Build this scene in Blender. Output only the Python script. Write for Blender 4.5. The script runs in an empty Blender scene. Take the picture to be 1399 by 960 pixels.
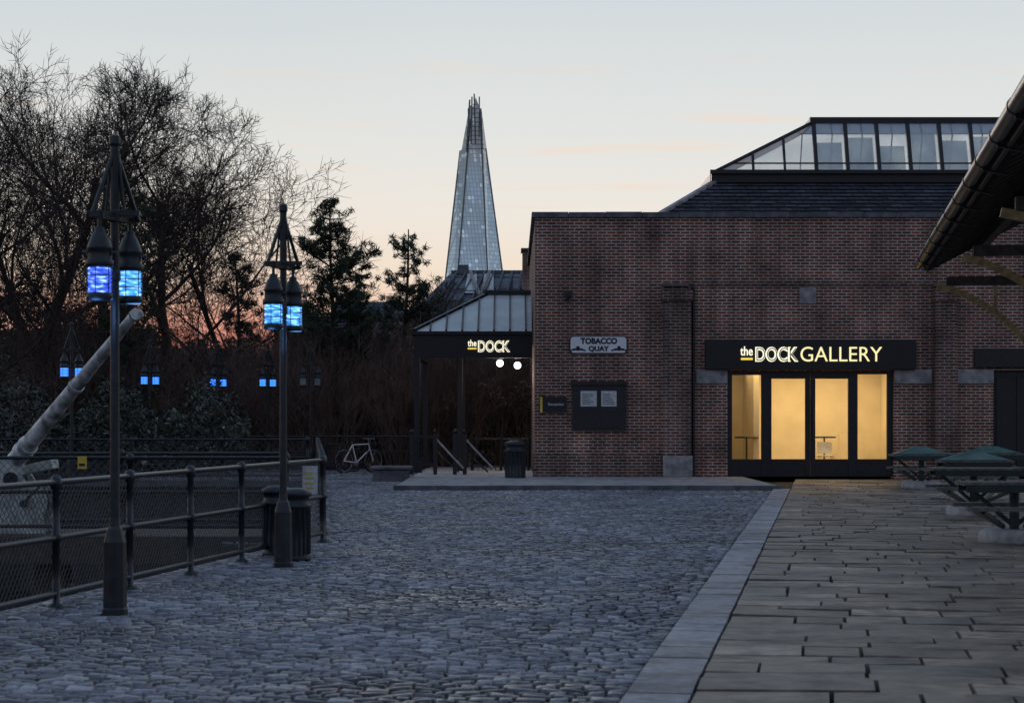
import bpy, math, random
import numpy as np
from mathutils import Vector, Matrix
random.seed(7); rng=np.random.default_rng(7)
sc=bpy.context.scene
F=2800.0; CX=699.5; HY=572.0; EYE=1.5
def fx(px,Y): return (px-CX)/F*Y
def fz(py,Y): return EYE+(HY-py)/F*Y
# ------------------------------------------------------------ materials
def newmat(name):
    m=bpy.data.materials.new(name); m.use_nodes=True
    nt=m.node_tree; b=nt.nodes['Principled BSDF']; return m,nt,b
def N(nt,t,**k):
    n=nt.nodes.new(t)
    for a,v in k.items(): setattr(n,a,v)
    return n
def mixc(nt,fac,a,b,blend='MIX'):
    n=N(nt,'ShaderNodeMix',data_type='RGBA',blend_type=blend)
    for s,v in ((0,fac),(6,a),(7,b)):
        if hasattr(v,'links') : nt.links.new(v,n.inputs[s])
        elif isinstance(v,(int,float)): n.inputs[s].default_value=v
        else: n.inputs[s].default_value=(*v,1)
    return n.outputs[2]
def maprange(nt,inp,a,b,c,d,interp='LINEAR'):
    r=N(nt,'ShaderNodeMapRange',interpolation_type=interp)
    for i,v in ((1,a),(2,b),(3,c),(4,d)): r.inputs[i].default_value=v
    nt.links.new(inp,r.inputs[0]); return r.outputs[0]
def mul(nt,a,b):
    m=N(nt,'ShaderNodeMath',operation='MULTIPLY'); nt.links.new(a,m.inputs[0]); nt.links.new(b,m.inputs[1]); return m.outputs[0]
def simple(name,col,rough=.6,metal=0,var=.25,scale=8,bump=.0,spec=.5,col2=None):
    m,nt,b=newmat(name)
    tc=N(nt,'ShaderNodeTexCoord'); nz=N(nt,'ShaderNodeTexNoise'); nz.inputs['Scale'].default_value=scale; nz.inputs['Detail'].default_value=6
    nt.links.new(tc.outputs['Object'],nz.inputs['Vector'])
    r=N(nt,'ShaderNodeValToRGB'); r.color_ramp.elements[0].position=.35; r.color_ramp.elements[1].position=.68
    c2=col2 if col2 else tuple(min(1,c*(1+var)) for c in col)
    r.color_ramp.elements[0].color=(*[c*(1-var) for c in col],1); r.color_ramp.elements[1].color=(*c2,1)
    nt.links.new(nz.outputs[0],r.inputs[0]); nt.links.new(r.outputs[0],b.inputs['Base Color'])
    b.inputs['Roughness'].default_value=rough; b.inputs['Metallic'].default_value=metal; b.inputs['Specular IOR Level'].default_value=spec
    if bump:
        bp=N(nt,'ShaderNodeBump'); bp.inputs['Strength'].default_value=bump; bp.inputs['Distance'].default_value=.02
        nt.links.new(nz.outputs[0],bp.inputs['Height']); nt.links.new(bp.outputs[0],b.inputs['Normal'])
    return m
def emis(name,col,st,noise=0):
    m,nt,b=newmat(name); b.inputs['Base Color'].default_value=(*[c*.5 for c in col],1); b.inputs['Emission Color'].default_value=(*col,1); b.inputs['Emission Strength'].default_value=st
    if noise:
        tc=N(nt,'ShaderNodeTexCoord'); mp=N(nt,'ShaderNodeMapping'); mp.inputs['Scale'].default_value=(.7,.7,3.2); nt.links.new(tc.outputs['Object'],mp.inputs[0])
        nz=N(nt,'ShaderNodeTexNoise'); nz.inputs['Scale'].default_value=noise; nt.links.new(mp.outputs[0],nz.inputs['Vector'])
        nt.links.new(maprange(nt,nz.outputs[0],.35,.7,st*.3,st*1.8),b.inputs['Emission Strength'])
        cc=mixc(nt,maprange(nt,nz.outputs[0],.5,.72,0,.75),col,(.45,.8,1)); nt.links.new(cc,b.inputs['Emission Color'])
    return m
def brickmat(name,c1,c2,mort,w=.225,h=.075,ms=.011,dirt=.5,bump=.5,rough=.85,slope=False):
    m,nt,b=newmat(name)
    tc=N(nt,'ShaderNodeTexCoord'); sp=N(nt,'ShaderNodeSeparateXYZ'); nt.links.new(tc.outputs['Object'],sp.inputs[0])
    ad=N(nt,'ShaderNodeMath',operation='ADD'); nt.links.new(sp.outputs[0],ad.inputs[0]); nt.links.new(sp.outputs[1],ad.inputs[1])
    cb=N(nt,'ShaderNodeCombineXYZ'); nt.links.new((sp.outputs[0] if slope else ad.outputs[0]),cb.inputs[0]); nt.links.new(sp.outputs[2],cb.inputs[1])
    bt=N(nt,'ShaderNodeTexBrick'); nt.links.new(cb.outputs[0],bt.inputs['Vector'])
    bt.inputs['Scale'].default_value=1; bt.inputs['Brick Width'].default_value=w; bt.inputs['Row Height'].default_value=h
    bt.inputs['Mortar Size'].default_value=ms; bt.inputs['Mortar Smooth'].default_value=.15; bt.inputs['Bias'].default_value=-.1
    bt.inputs['Color1'].default_value=(*c1,1); bt.inputs['Color2'].default_value=(*c2,1); bt.inputs['Mortar'].default_value=(*mort,1)
    nz=N(nt,'ShaderNodeTexNoise'); nz.inputs['Scale'].default_value=.9; nz.inputs['Detail'].default_value=8; nz.inputs['Roughness'].default_value=.65
    nt.links.new(tc.outputs['Object'],nz.inputs['Vector'])
    a=maprange(nt,nz.outputs[0],.3,.7,1-dirt,1.35)
    mp=N(nt,'ShaderNodeMapping'); mp.inputs['Scale'].default_value=(2.2,2.2,.18); nt.links.new(tc.outputs['Object'],mp.inputs[0])
    n2=N(nt,'ShaderNodeTexNoise'); n2.inputs['Scale'].default_value=1; n2.inputs['Detail'].default_value=4; nt.links.new(mp.outputs[0],n2.inputs['Vector'])
    a=mul(nt,a,maprange(nt,n2.outputs[0],.35,.6,.62,1.14))
    vm=N(nt,'ShaderNodeVectorMath',operation='SCALE'); nt.links.new(bt.outputs[0],vm.inputs[0]); nt.links.new(a,vm.inputs['Scale'])
    nt.links.new(vm.outputs[0],b.inputs['Base Color']); b.inputs['Roughness'].default_value=rough
    bp=N(nt,'ShaderNodeBump'); bp.invert=True; bp.inputs['Strength'].default_value=bump; bp.inputs['Distance'].default_value=.01
    nt.links.new(bt.outputs['Fac'],bp.inputs['Height']); nt.links.new(bp.outputs[0],b.inputs['Normal'])
    return m
def rndmat(name,stops,rough,bump=.3,nscale=25,spec=.5,rrange=.15,big=.35,bigscale=.35,zd=None,stain=None):
    m,nt,b=newmat(name)
    at=N(nt,'ShaderNodeAttribute',attribute_name='rnd'); r=N(nt,'ShaderNodeValToRGB')
    els=r.color_ramp.elements
    while len(els)<len(stops): els.new(.5)
    for i,c in enumerate(stops): els[i].position=i/(len(stops)-1); els[i].color=(*c,1)
    nt.links.new(at.outputs['Fac'],r.inputs[0])
    tc=N(nt,'ShaderNodeTexCoord')
    nz=N(nt,'ShaderNodeTexNoise'); nz.inputs['Scale'].default_value=nscale; nz.inputs['Detail'].default_value=5; nt.links.new(tc.outputs['Object'],nz.inputs['Vector'])
    nb=N(nt,'ShaderNodeTexNoise'); nb.inputs['Scale'].default_value=bigscale; nb.inputs['Detail'].default_value=7; nb.inputs['Roughness'].default_value=.6; nt.links.new(tc.outputs['Object'],nb.inputs['Vector'])
    f=mul(nt,maprange(nt,nz.outputs[0],.3,.7,.72,1.28),maprange(nt,nb.outputs[0],.35,.65,1-big,1+big))
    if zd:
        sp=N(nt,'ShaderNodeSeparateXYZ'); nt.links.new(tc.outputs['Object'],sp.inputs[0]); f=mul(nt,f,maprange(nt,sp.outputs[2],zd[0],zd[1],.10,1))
    if stain:
        ns=N(nt,'ShaderNodeTexNoise'); ns.inputs['Scale'].default_value=stain; ns.inputs['Detail'].default_value=8; ns.inputs['Roughness'].default_value=.7; nt.links.new(tc.outputs['Object'],ns.inputs['Vector'])
        f=mul(nt,f,maprange(nt,ns.outputs[0],.36,.54,.42,1.05))
    vm=N(nt,'ShaderNodeVectorMath',operation='SCALE'); nt.links.new(r.outputs[0],vm.inputs[0]); nt.links.new(f,vm.inputs['Scale'])
    nt.links.new(vm.outputs[0],b.inputs['Base Color'])
    nt.links.new(maprange(nt,nb.outputs[0],.35,.65,rough-rrange,rough+rrange),b.inputs['Roughness']); b.inputs['Specular IOR Level'].default_value=spec
    if bump:
        bp=N(nt,'ShaderNodeBump'); bp.inputs['Strength'].default_value=bump; bp.inputs['Distance'].default_value=.01
        nt.links.new(nz.outputs[0],bp.inputs['Height']); nt.links.new(bp.outputs[0],b.inputs['Normal'])
    return m
M={}
M['brick']=brickmat('brick',(.24,.070,.042),(.062,.026,.022),(.50,.41,.34),ms=.0135,dirt=.55)
M['brick2']=brickmat('pier_brick',(.17,.065,.045),(.05,.026,.022),(.34,.29,.25),ms=.0125,dirt=.6)
M['slate']=brickmat('slate',(.085,.09,.11),(.035,.04,.05),(.012,.012,.016),w=.34,h=.115,ms=.016,dirt=.45,rough=.7,bump=1,slope=True)
M['stone']=simple('stone',(.30,.29,.29),.8,var=.35,scale=5,bump=.3)
M['coping']=simple('coping',(.12,.12,.13),.8,var=.35,scale=4)
M['black']=simple('black_paint',(.012,.012,.014),.4,var=.3)
M['sign_black']=simple('sign_black',(.008,.008,.009),.5,var=.2,scale=2)
M['post']=simple('post_paint',(.012,.018,.021),.42,var=.4,scale=12,bump=.15)
M['iron']=simple('railing_iron',(.014,.018,.022),.36,var=.4,scale=20,bump=.15)
M['mesh']=simple('wire_mesh',(.045,.05,.055),.5,spec=.4)
M['white']=simple('white_paint',(.55,.60,.55),.5,var=.35,scale=6,bump=.2,col2=(.78,.82,.76))
M['boom']=simple('weathered_white',(.62,.64,.62),.5,var=.7,scale=6,bump=.5,col2=(.88,.9,.89))
M['plate']=simple('plate_white',(.75,.77,.80),.4,var=.05)
M['ink']=simple('ink',(.01,.01,.012),.6)
M['paper']=simple('paper',(.55,.56,.55),.8,var=.15,scale=20)
M['yellow']=simple('yellow_sign',(.7,.5,.06),.5,var=.15)
M['yellowlit']=emis('yellow_lit',(1,.72,.05),.9)
M['lit']=emis('letter_lit',(1,.94,.70),1.15)
M['lit2']=emis('letter_lit_yellow',(1,.88,.45),1.0)
M['globe']=emis('globe_light',(1,.85,.8),5)
M['blueA']=emis('blue_glass_deep',(.05,.12,.95),1.3,noise=18)
M['blueB']=emis('blue_glass_cyan',(.07,.36,.95),1.4,noise=18)
M['bluefar']=emis('blue_glass_far',(.04,.2,.9),2.0)
M['clearlens']=simple('lens_glass',(.35,.4,.45),.2,var=.1)
M['wood']=simple('dark_timber',(.06,.048,.038),.7,var=.4,scale=10,bump=.2)
M['goldwood']=simple('varnished_timber',(.36,.26,.11),.55,var=.35,scale=10,bump=.2)
M['roofdark']=simple('canopy_boards',(.035,.028,.024),.8,var=.35,scale=5,bump=.2)
M['tabletop']=simple('table_timber',(.14,.135,.12),.65,var=.45,scale=12,bump=.2)
M['green']=simple('green_cover',(.03,.10,.08),.5,var=.3,scale=4,bump=.2)
M['tableiron']=simple('table_steel',(.015,.035,.03),.45,var=.3)
M['concrete']=simple('concrete',(.46,.45,.43),.85,var=.3,scale=8,bump=.3)
M['bark']=simple('bark',(.055,.038,.032),.9,var=.3,scale=10)
M['twig']=simple('twig',(.15,.095,.075),.9,var=.4,scale=1.2)
M['joint']=simple('joint_ground',(.022,.021,.021),.9,var=.3,scale=6)
M['pitwall']=brickmat('dock_wall',(.05,.045,.04),(.035,.035,.035),(.04,.04,.04),w=.6,h=.3)
M['water']=simple('dock_floor_mud',(.008,.009,.008),.9,var=.7,scale=1.1,bump=.8,spec=.1)
M['plaster']=simple('gallery_plaster',(.80,.74,.62),.8,var=.06,scale=2)
M['floor']=simple('gallery_floor',(.35,.27,.18),.4,var=.2,scale=3)
M['rubber']=simple('rubber',(.015,.015,.015),.7)
M['chrome']=simple('bike_metal',(.35,.35,.37),.3,metal=.6)
M['needle']=rndmat('pine_needles',[(.012,.020,.012),(.025,.042,.020),(.05,.065,.028)],.7,bump=0,nscale=2,big=.3)
M['leaf']=rndmat('shrub_leaves',[(.020,.028,.016),(.052,.064,.032),(.14,.088,.062),(.22,.14,.10)],.7,bump=0,nscale=1.1,big=.65,bigscale=.3)
M['ever']=rndmat('evergreen_leaves',[(.012,.020,.012),(.03,.042,.024),(.17,.20,.16)],.6,bump=0,nscale=1.4,big=.6,bigscale=.3)
M['flag']=rndmat('yorkstone',[(.16,.13,.10),(.28,.225,.17),(.19,.165,.14),(.23,.18,.13),(.35,.29,.225)],.58,bump=.8,nscale=7,big=.35,bigscale=.9,rrange=.14,stain=1.6)
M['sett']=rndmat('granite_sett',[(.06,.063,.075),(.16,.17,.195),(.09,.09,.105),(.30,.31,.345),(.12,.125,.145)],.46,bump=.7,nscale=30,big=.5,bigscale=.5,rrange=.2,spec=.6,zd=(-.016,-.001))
M['kerb']=rndmat('granite_kerb',[(.22,.22,.24),(.34,.34,.37),(.27,.26,.27)],.6,bump=.5,nscale=14,big=.3,bigscale=.8,stain=2.2)
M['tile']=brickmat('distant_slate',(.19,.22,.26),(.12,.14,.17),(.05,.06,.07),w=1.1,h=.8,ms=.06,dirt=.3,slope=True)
def glassm(name,alpha,col,rough=.05,trans=False,dif=.3,ior=1.5):
    m=bpy.data.materials.new(name); m.use_nodes=True; nt=m.node_tree; nt.nodes.clear()
    o=N(nt,'ShaderNodeOutputMaterial'); g=N(nt,'ShaderNodeBsdfGlossy'); g.inputs['Roughness'].default_value=rough; g.inputs[0].default_value=(.9,.95,1,1)
    t=N(nt,'ShaderNodeBsdfTransparent'); t.inputs[0].default_value=(*col,1)
    fr=N(nt,'ShaderNodeFresnel'); fr.inputs[0].default_value=ior
    mx=N(nt,'ShaderNodeMixShader'); nt.links.new(fr.outputs[0],mx.inputs[0]); nt.links.new(g.outputs[0],mx.inputs[2])
    if trans:
        tl=N(nt,'ShaderNodeBsdfTranslucent'); tl.inputs[0].default_value=(*col,1)
        df=N(nt,'ShaderNodeBsdfDiffuse'); df.inputs[0].default_value=(*col,1)
        tc=N(nt,'ShaderNodeTexCoord'); nz=N(nt,'ShaderNodeTexNoise'); nz.inputs['Scale'].default_value=1.2; nt.links.new(tc.outputs['Object'],nz.inputs['Vector'])
        a=N(nt,'ShaderNodeMixShader'); a.inputs[0].default_value=dif; nt.links.new(tl.outputs[0],a.inputs[1]); nt.links.new(df.outputs[0],a.inputs[2])
        b=N(nt,'ShaderNodeMixShader'); nt.links.new(maprange(nt,nz.outputs[0],.3,.7,max(0,alpha-.15),min(1,alpha+.15)),b.inputs[0]); nt.links.new(a.outputs[0],b.inputs[1]); nt.links.new(t.outputs[0],b.inputs[2])
        nt.links.new(b.outputs[0],mx.inputs[1])
    else: nt.links.new(t.outputs[0],mx.inputs[1])
    nt.links.new(mx.outputs[0],o.inputs[0]); return m
M['glass']=glassm('window_glass',0,(.96,.97,.95))
M['frost']=glassm('frosted_glass',.62,(.94,.97,.985),.2,True,ior=1.25)
M['frost2']=glassm('frosted_roof_glass',.16,(.80,.86,.84),.2,True,dif=.8,ior=1.3)
# ------------------------------------------------------------ mesh builder
def group(name,loc=(0,0,0)):
    e=bpy.data.objects.new(name,None); e.location=loc; e.empty_display_size=.3; sc.collection.objects.link(e); return e
def setparent(o,p):
    if p: o.parent=p; o.matrix_parent_inverse=Matrix.Translation(-p.location)
class MB:
    def __init__(s): s.v=[];s.f=[];s.m=[];s.s=[]
    def add(s,vs,fs,m=0,sm=False):
        o=len(s.v); s.v+= [tuple(v) for v in vs]
        for f in fs: s.f.append(tuple(i+o for i in f)); s.m.append(m); s.s.append(sm)
    def box(s,x0,x1,y0,y1,z0,z1,m=0):
        s.add([(x0,y0,z0),(x1,y0,z0),(x1,y1,z0),(x0,y1,z0),(x0,y0,z1),(x1,y0,z1),(x1,y1,z1),(x0,y1,z1)],
              [(0,3,2,1),(4,5,6,7),(0,1,5,4),(1,2,6,5),(2,3,7,6),(3,0,4,7)],m)
    def obox(s,c,sx,sy,sz,mat,m=0):
        vs=[Vector(c)+mat@Vector((a*sx/2,b*sy/2,d*sz/2)) for d in(-1,1) for a,b in((-1,-1),(1,-1),(1,1),(-1,1))]
        s.add(vs,[(0,3,2,1),(4,5,6,7),(0,1,5,4),(1,2,6,5),(2,3,7,6),(3,0,4,7)],m)
    def beam(s,p0,p1,w,h,m=0):
        p0=Vector(p0);p1=Vector(p1);d=p1-p0;L=d.length;q=d.to_track_quat('X','Z').to_matrix()
        s.obox((p0+p1)/2,L,w,h,q,m)
    def tube(s,p0,p1,r0,r1=None,n=10,m=0,sm=True):
        if r1 is None:r1=r0
        p0=Vector(p0);p1=Vector(p1);q=(p1-p0).to_track_quat('Z','Y').to_matrix()
        a=[q@Vector((math.cos(2*math.pi*i/n),math.sin(2*math.pi*i/n),0)) for i in range(n)]
        s.add([p0+x*r0 for x in a]+[p1+x*r1 for x in a],[(i,(i+1)%n,n+(i+1)%n,n+i) for i in range(n)],m,sm)
        s.add([p0+x*r0 for x in a],[tuple(range(n))[::-1]],m); s.add([p1+x*r1 for x in a],[tuple(range(n))],m)
    def path(s,pts,r,n=8,m=0):
        for a,b in zip(pts[:-1],pts[1:]): s.tube(a,b,r,r,n,m)
    def lathe(s,cx,cy,prof,n=20,m=0,sm=True,cz=0):
        vs=[];fs=[]
        for r,z in prof:
            for i in range(n):
                a=2*math.pi*i/n; vs.append((cx+r*math.cos(a),cy+r*math.sin(a),cz+z))
        for k in range(len(prof)-1):
            for i in range(n): fs.append((k*n+i,k*n+(i+1)%n,(k+1)*n+(i+1)%n,(k+1)*n+i))
        s.add(vs,fs,m,sm)
    def build(s,name,mats,parent=None,bevel=0):
        me=bpy.data.meshes.new(name); me.from_pydata(s.v,[],s.f)
        for k in mats: me.materials.append(M[k] if isinstance(k,str) else k)
        me.polygons.foreach_set('material_index',s.m); me.polygons.foreach_set('use_smooth',s.s); me.update()
        o=bpy.data.objects.new(name,me); sc.collection.objects.link(o); setparent(o,parent)
        if bevel:
            b=o.modifiers.new('bevel','BEVEL'); b.width=bevel; b.segments=2; b.limit_method='ANGLE'
        return o
def npmesh(name,V,Fq,mats,rnd=None,smooth=False,midx=None,parent=None):
    me=bpy.data.meshes.new(name); k=Fq.shape[1]; nf=len(Fq)
    me.vertices.add(len(V)); me.vertices.foreach_set('co',V.astype(np.float32).ravel())
    me.loops.add(nf*k); me.loops.foreach_set('vertex_index',Fq.astype(np.int32).ravel())
    me.polygons.add(nf); me.polygons.foreach_set('loop_start',np.arange(0,nf*k,k,dtype=np.int32))
    me.polygons.foreach_set('use_smooth',np.full(nf,smooth))
    for m in mats: me.materials.append(M[m])
    if midx is not None: me.polygons.foreach_set('material_index',midx.astype(np.int32))
    me.update(calc_edges=True); me.validate()
    if rnd is not None:
        a=me.attributes.new('rnd','FLOAT','FACE'); a.data.foreach_set('value',rnd.astype(np.float32))
    o=bpy.data.objects.new(name,me); sc.collection.objects.link(o); setparent(o,parent); return o
def text(name,s,x0,x1,z0,z1,y,mat,parent,bold=0.0,ext=.01):
    c=bpy.data.curves.new(name,'FONT'); c.body=s; c.size=1; c.extrude=ext; c.offset=bold; c.resolution_u=4
    o=bpy.data.objects.new(name,c); sc.collection.objects.link(o); c.materials.append(M[mat])
    bpy.context.view_layer.update()
    bb=[Vector(v) for v in o.bound_box]; ax=min(v.x for v in bb);bx=max(v.x for v in bb);az=min(v.y for v in bb);bz=max(v.y for v in bb)
    sx=(x1-x0)/(bx-ax); sz=(z1-z0)/(bz-az)
    o.matrix_world=Matrix.Translation((x0-ax*sx,y,z0-az*sz))@Matrix.Rotation(math.pi/2,4,'X')@Matrix.Diagonal((sx,sz,1,1))
    if parent:
        o.parent=parent; o.matrix_parent_inverse=Matrix.Translation(-parent.location)
    return o
# ------------------------------------------------------------ street frame
K=np.array([.58,10.82]); D=np.array([.1505,.9886]); D/=np.linalg.norm(D); Nn=np.array([D[1],-D[0]])
def uv(u,v): p=K+D*u+Nn*v; return (float(p[0]),float(p[1]))
FV=-4.95
A=uv(13.4,FV); B=(-4.75,50.0); P0=uv(-9,FV)
# ------------------------------------------------------------ ground
g=MB(); S=6000; z=-.05
A1=(A[0]-.12,A[1]+.1);B1=(B[0]-.12,B[1]);Q=(P0[0]-.12,P0[1])
vs=[(-S,-S,z),(S,-S,z),(S,S,z),(-S,S,z),(-40,Q[1],z),(Q[0],Q[1],z),(A1[0],A1[1],z),(B1[0],B1[1],z),(-40,50,z)]
g.add(vs,[(0,1,5,4),(1,2,7,6,5),(2,3,8,7),(3,0,4,8)])
g.build('ground',['joint'])
b=MB(); zl=-3
vs=[(-40,Q[1]),(Q[0],Q[1]),(A1[0],A1[1]),(B1[0],B1[1]),(-40,50)]
for i in range(5):
    p,q=vs[i],vs[(i+1)%5]; b.add([(p[0],p[1],z),(q[0],q[1],z),(q[0],q[1],zl),(p[0],p[1],zl)],[(0,1,2,3)],0)
for p,q in zip(vs[1:4],vs[2:5]):
    b.beam((p[0]-.02,p[1],-.08),(q[0]-.02,q[1],-.08),.36,.17,2)
b.add([(x,y,zl+.3) for x,y in vs],[(0,1,2,3,4)],1)
b.build('dock_basin',['pitwall','water','coping'])
def slabs(name,cells,mat,inset,dome,zt,tilt,zb=-.05,smooth=True,und=.012,hj=None):
    C=np.array(cells); n=len(C); jit=lambda s:(rng.random(n)-.5)*2*s
    u0,u1,v0,v1=C.T
    uc=(u0+u1)/2; vc=(v0+v1)/2
    wx=lambda u,v:K[0]+D[0]*u+Nn[0]*v
    wy=lambda u,v:K[1]+D[1]*u+Nn[1]*v
    if hj is None: hj=dome*.5
    base=zt+jit(hj)+und*(np.sin(uc*.9+vc*.5)+np.sin(vc*1.7-uc*.33)+.6*np.sin(uc*2.3+1.3*vc))*.5
    tu=jit(tilt); tv=jit(tilt)
    V=np.zeros((n,9,3)); k=0
    for (a,bb) in ((0,0),(1,0),(1,1),(0,1)):
        uu=np.where(a==0,u0,u1); vv=np.where(bb==0,v0,v1)
        V[:,k,0]=wx(uu,vv);V[:,k,1]=wy(uu,vv);V[:,k,2]=zb
        du=(u0+inset if a==0 else u1-inset)+jit(inset*.35); dv=(v0+inset if bb==0 else v1-inset)+jit(inset*.35)
        V[:,k+4,0]=wx(du,dv);V[:,k+4,1]=wy(du,dv);V[:,k+4,2]=base+tu*(du-uc)+tv*(dv-vc)
        k+=1
    V[:,8,0]=wx(uc,vc);V[:,8,1]=wy(uc,vc);V[:,8,2]=base+dome
    fs=[]
    for i in range(4):
        j=(i+1)%4; fs.append((i,i+4,j+4)); fs.append((i,j+4,j)); fs.append((i+4,8,j+4))
    Fs=np.array(fs); Fs=(Fs[None]+np.arange(n)[:,None,None]*9).reshape(-1,3)[:,::-1]
    return npmesh(name,V.reshape(-1,3),Fs,[mat],np.repeat(rng.random(n),12),smooth)
def inside_c(x,y):
    if y<6 or y>62: return False
    if y<A[1]+.1: return True
    if y<50: return x> A[0]-.2+(y-A[1])*(B[0]-A[0])/(B[1]-A[1])
    return x>-12
cells=[];u=-5
PLX0,PLY0=-2.45,43.0
while u<52:
    h=random.uniform(.085,.125); v=-.01
    lim=-5.15 if u<13.2 else -16
    while v>lim:
        w=random.uniform(.09,.19); x,y=uv(u+h/2,v-w/2)
        if inside_c(x,y) and not (x>PLX0-.05 and y>PLY0-.1): cells.append((u,u+h-.010,v-w+.004,v))
        v-=w
    u+=h
slabs('cobblestone_paving',cells,'sett',.012,.006,.004,.13,hj=.0055,und=.010)
cells=[];u=-6
while u<32.4:
    L=random.uniform(.6,1.3); cells.append((u,u+L-.008,.0,.36)); u+=L
slabs('kerb',cells,'kerb',.007,.001,.035,.006,smooth=False,und=.003,hj=.003)
cells=[];u=-6
while u<40.4:
    h=random.choice([.3,.42,.5,.6,.38,.55]); v=.365; first=True
    while v<16:
        w=random.uniform(.35,1.1)
        if first: w=random.uniform(.25,1.0); first=False
        x,y=uv(u+h/2,v+w/2)
        if y<49.95 and not(y>PLY0-.1 and x<5.62): cells.append((u,u+h-random.uniform(.005,.014),v,v+w-random.uniform(.005,.014)))
        v+=w
    u+=h
slabs('flagstone_paving',cells,'flag',.008,.002,.032,.018,smooth=False,und=.012,hj=.004)
p=MB(); p.box(PLX0,5.62,PLY0,49.99,-.05,.085,0); p.box(PLX0,.55,49.99,66,-.05,.085,0)
x=PLX0-.03
while x<5.6:
    w=random.uniform(.8,1.2); x2=min(x+w,5.66); p.box(x,x2-.012,PLY0-.12,PLY0+.2,-.05,.1+random.uniform(0,.006),1); x=x2
for i in range(7):
    yy=PLY0+.22+i*.97; xx=PLX0
    while xx<5.6:
        w=random.uniform(.6,1.2); p.box(xx,min(xx+w,5.62)-.014,yy,yy+.955,0,.093+random.uniform(0,.006),2); xx+=w
p.build('entrance_platform',['concrete','coping','stone'])
# ------------------------------------------------------------ gallery building
WY=50.0
G=group('brick_gallery_building',(8,55,0))
wx=lambda px:fx(px,WY); wz=lambda py:fz(py,WY)
XL=wx(731);XR=24;ZT=wz(297);ox0,ox1=wx(994),wx(1221);oz=wz(507)
dx0,dx1,dz=wx(1357),wx(1445),wz(506)
w=MB(); T=.35
w.box(XL,ox0,WY,WY+T,0,ZT); w.box(ox0,ox1,WY,WY+T,oz,ZT); w.box(ox1,dx0,WY,WY+T,0,ZT)
w.box(dx0,dx1,WY,WY+T,dz,ZT); w.box(dx1,XR,WY,WY+T,0,ZT)
w.box(XL,XL+T,WY+T,WY+16,0,ZT); w.box(XR-T,XR,WY+T,WY+16,0,ZT); w.box(XL+T,XR-T,WY+15.6,WY+16,0,ZT)
w.build('walls',['brick'],G)
c=MB()
x=XL-.08
while x<XR:
    x2=min(x+.9,XR+.08); c.box(x,x2-.012,WY-.07,WY+T+.07,ZT,ZT+.12+random.uniform(0,.012),0); x=x2
c.box(XL-.08,XL+T+.07,WY+T+.08,WY+16,ZT,ZT+.13,0)
c.build('parapet_coping',['coping'],G)
c=MB()
c.box(XL-.05,wx(905)-.002,WY-.05,WY-.001,0,wz(620),0)
c.box(wx(943),wx(1275),WY-.035,WY-.001,wz(390),wz(384),0)
for a,bq in ((905,943),(1275,1305)):
    c.box(wx(a),wx(bq),WY-.30,WY-.002,.09,wz(412),0)
    c.box(wx(a)-.04,wx(bq)+.04,WY-.34,WY-.003,wz(412)+.002,wz(398),0)
    c.box(wx(a),wx(bq)-.1,WY-.24,WY-.002,wz(398)+.002,wz(392),0)
    c.box(wx(a)-.02,wx(bq)-.06,WY-.3,WY-.002,wz(392)+.002,wz(388),1)
c.tube((wx(947),WY-.06,.1),(wx(947),WY-.06,wz(392)),.035,.035,10,2)
c.build('brick_piers',['brick2','coping','iron'],G)
c=MB()
for a,bq in ((951,993.5),(1221.5,1273),(1306,1357)): c.box(wx(a),wx(bq),WY-.06,WY-.001,wz(524),wz(505),0)
c.box(wx(906)-.03,wx(943)+.03,WY-.34,WY-.301,.1,wz(622),0)
c.box(wx(1092),wx(1115),WY-.03,WY-.001,wz(415),wz(393),0)
c.build('stone_blocks',['stone'],G,bevel=.015)
r=MB(); rz=ZT-.25
r.box(XL+T,XR-T,WY+T,WY+15.6,rz-.2,rz,0)
hz=7.72
L0,L1,Lf,Lb=5.35,20.5,54.0,57.2
r.add([(3.0,50.9,rz),(XR-.6,50.9,rz),(L1,Lf,hz),(L0,Lf,hz)],[(0,1,2,3)],1)
r.add([(3.0,50.9,rz),(L0,Lf,hz),(L0,Lb,hz),(3.0,63,rz)],[(0,1,2,3)],1)
r.add([(3.0,63,rz),(L0,Lb,hz),(L1,Lb,hz),(XR-.6,63,rz)],[(0,1,2,3)],1)
for k in range(13):
    t=k/13; zc=rz+(hz-rz)*t; yc=50.9+(Lf-50.9)*t; xa_=3.0+(L0-3.0)*t; xx=xa_
    while xx<XR-1-(XR-.6-L1)*t:
        w_=random.uniform(.28,.36); r.beam((xx,yc-.015,zc+.015+random.uniform(0,.02)),(xx+w_-.012,yc-.015,zc+.015+random.uniform(0,.02)),.05,.03,1); xx+=w_
r.beam((3.0,50.88,rz+.03),(L0,Lf-.02,hz+.03),.16,.08,2)
r.beam((3.0,63,rz+.03),(L0,Lb,hz+.03),.16,.06,2)
r.build('slate_roof',['coping','slate','stone'],G)
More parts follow.
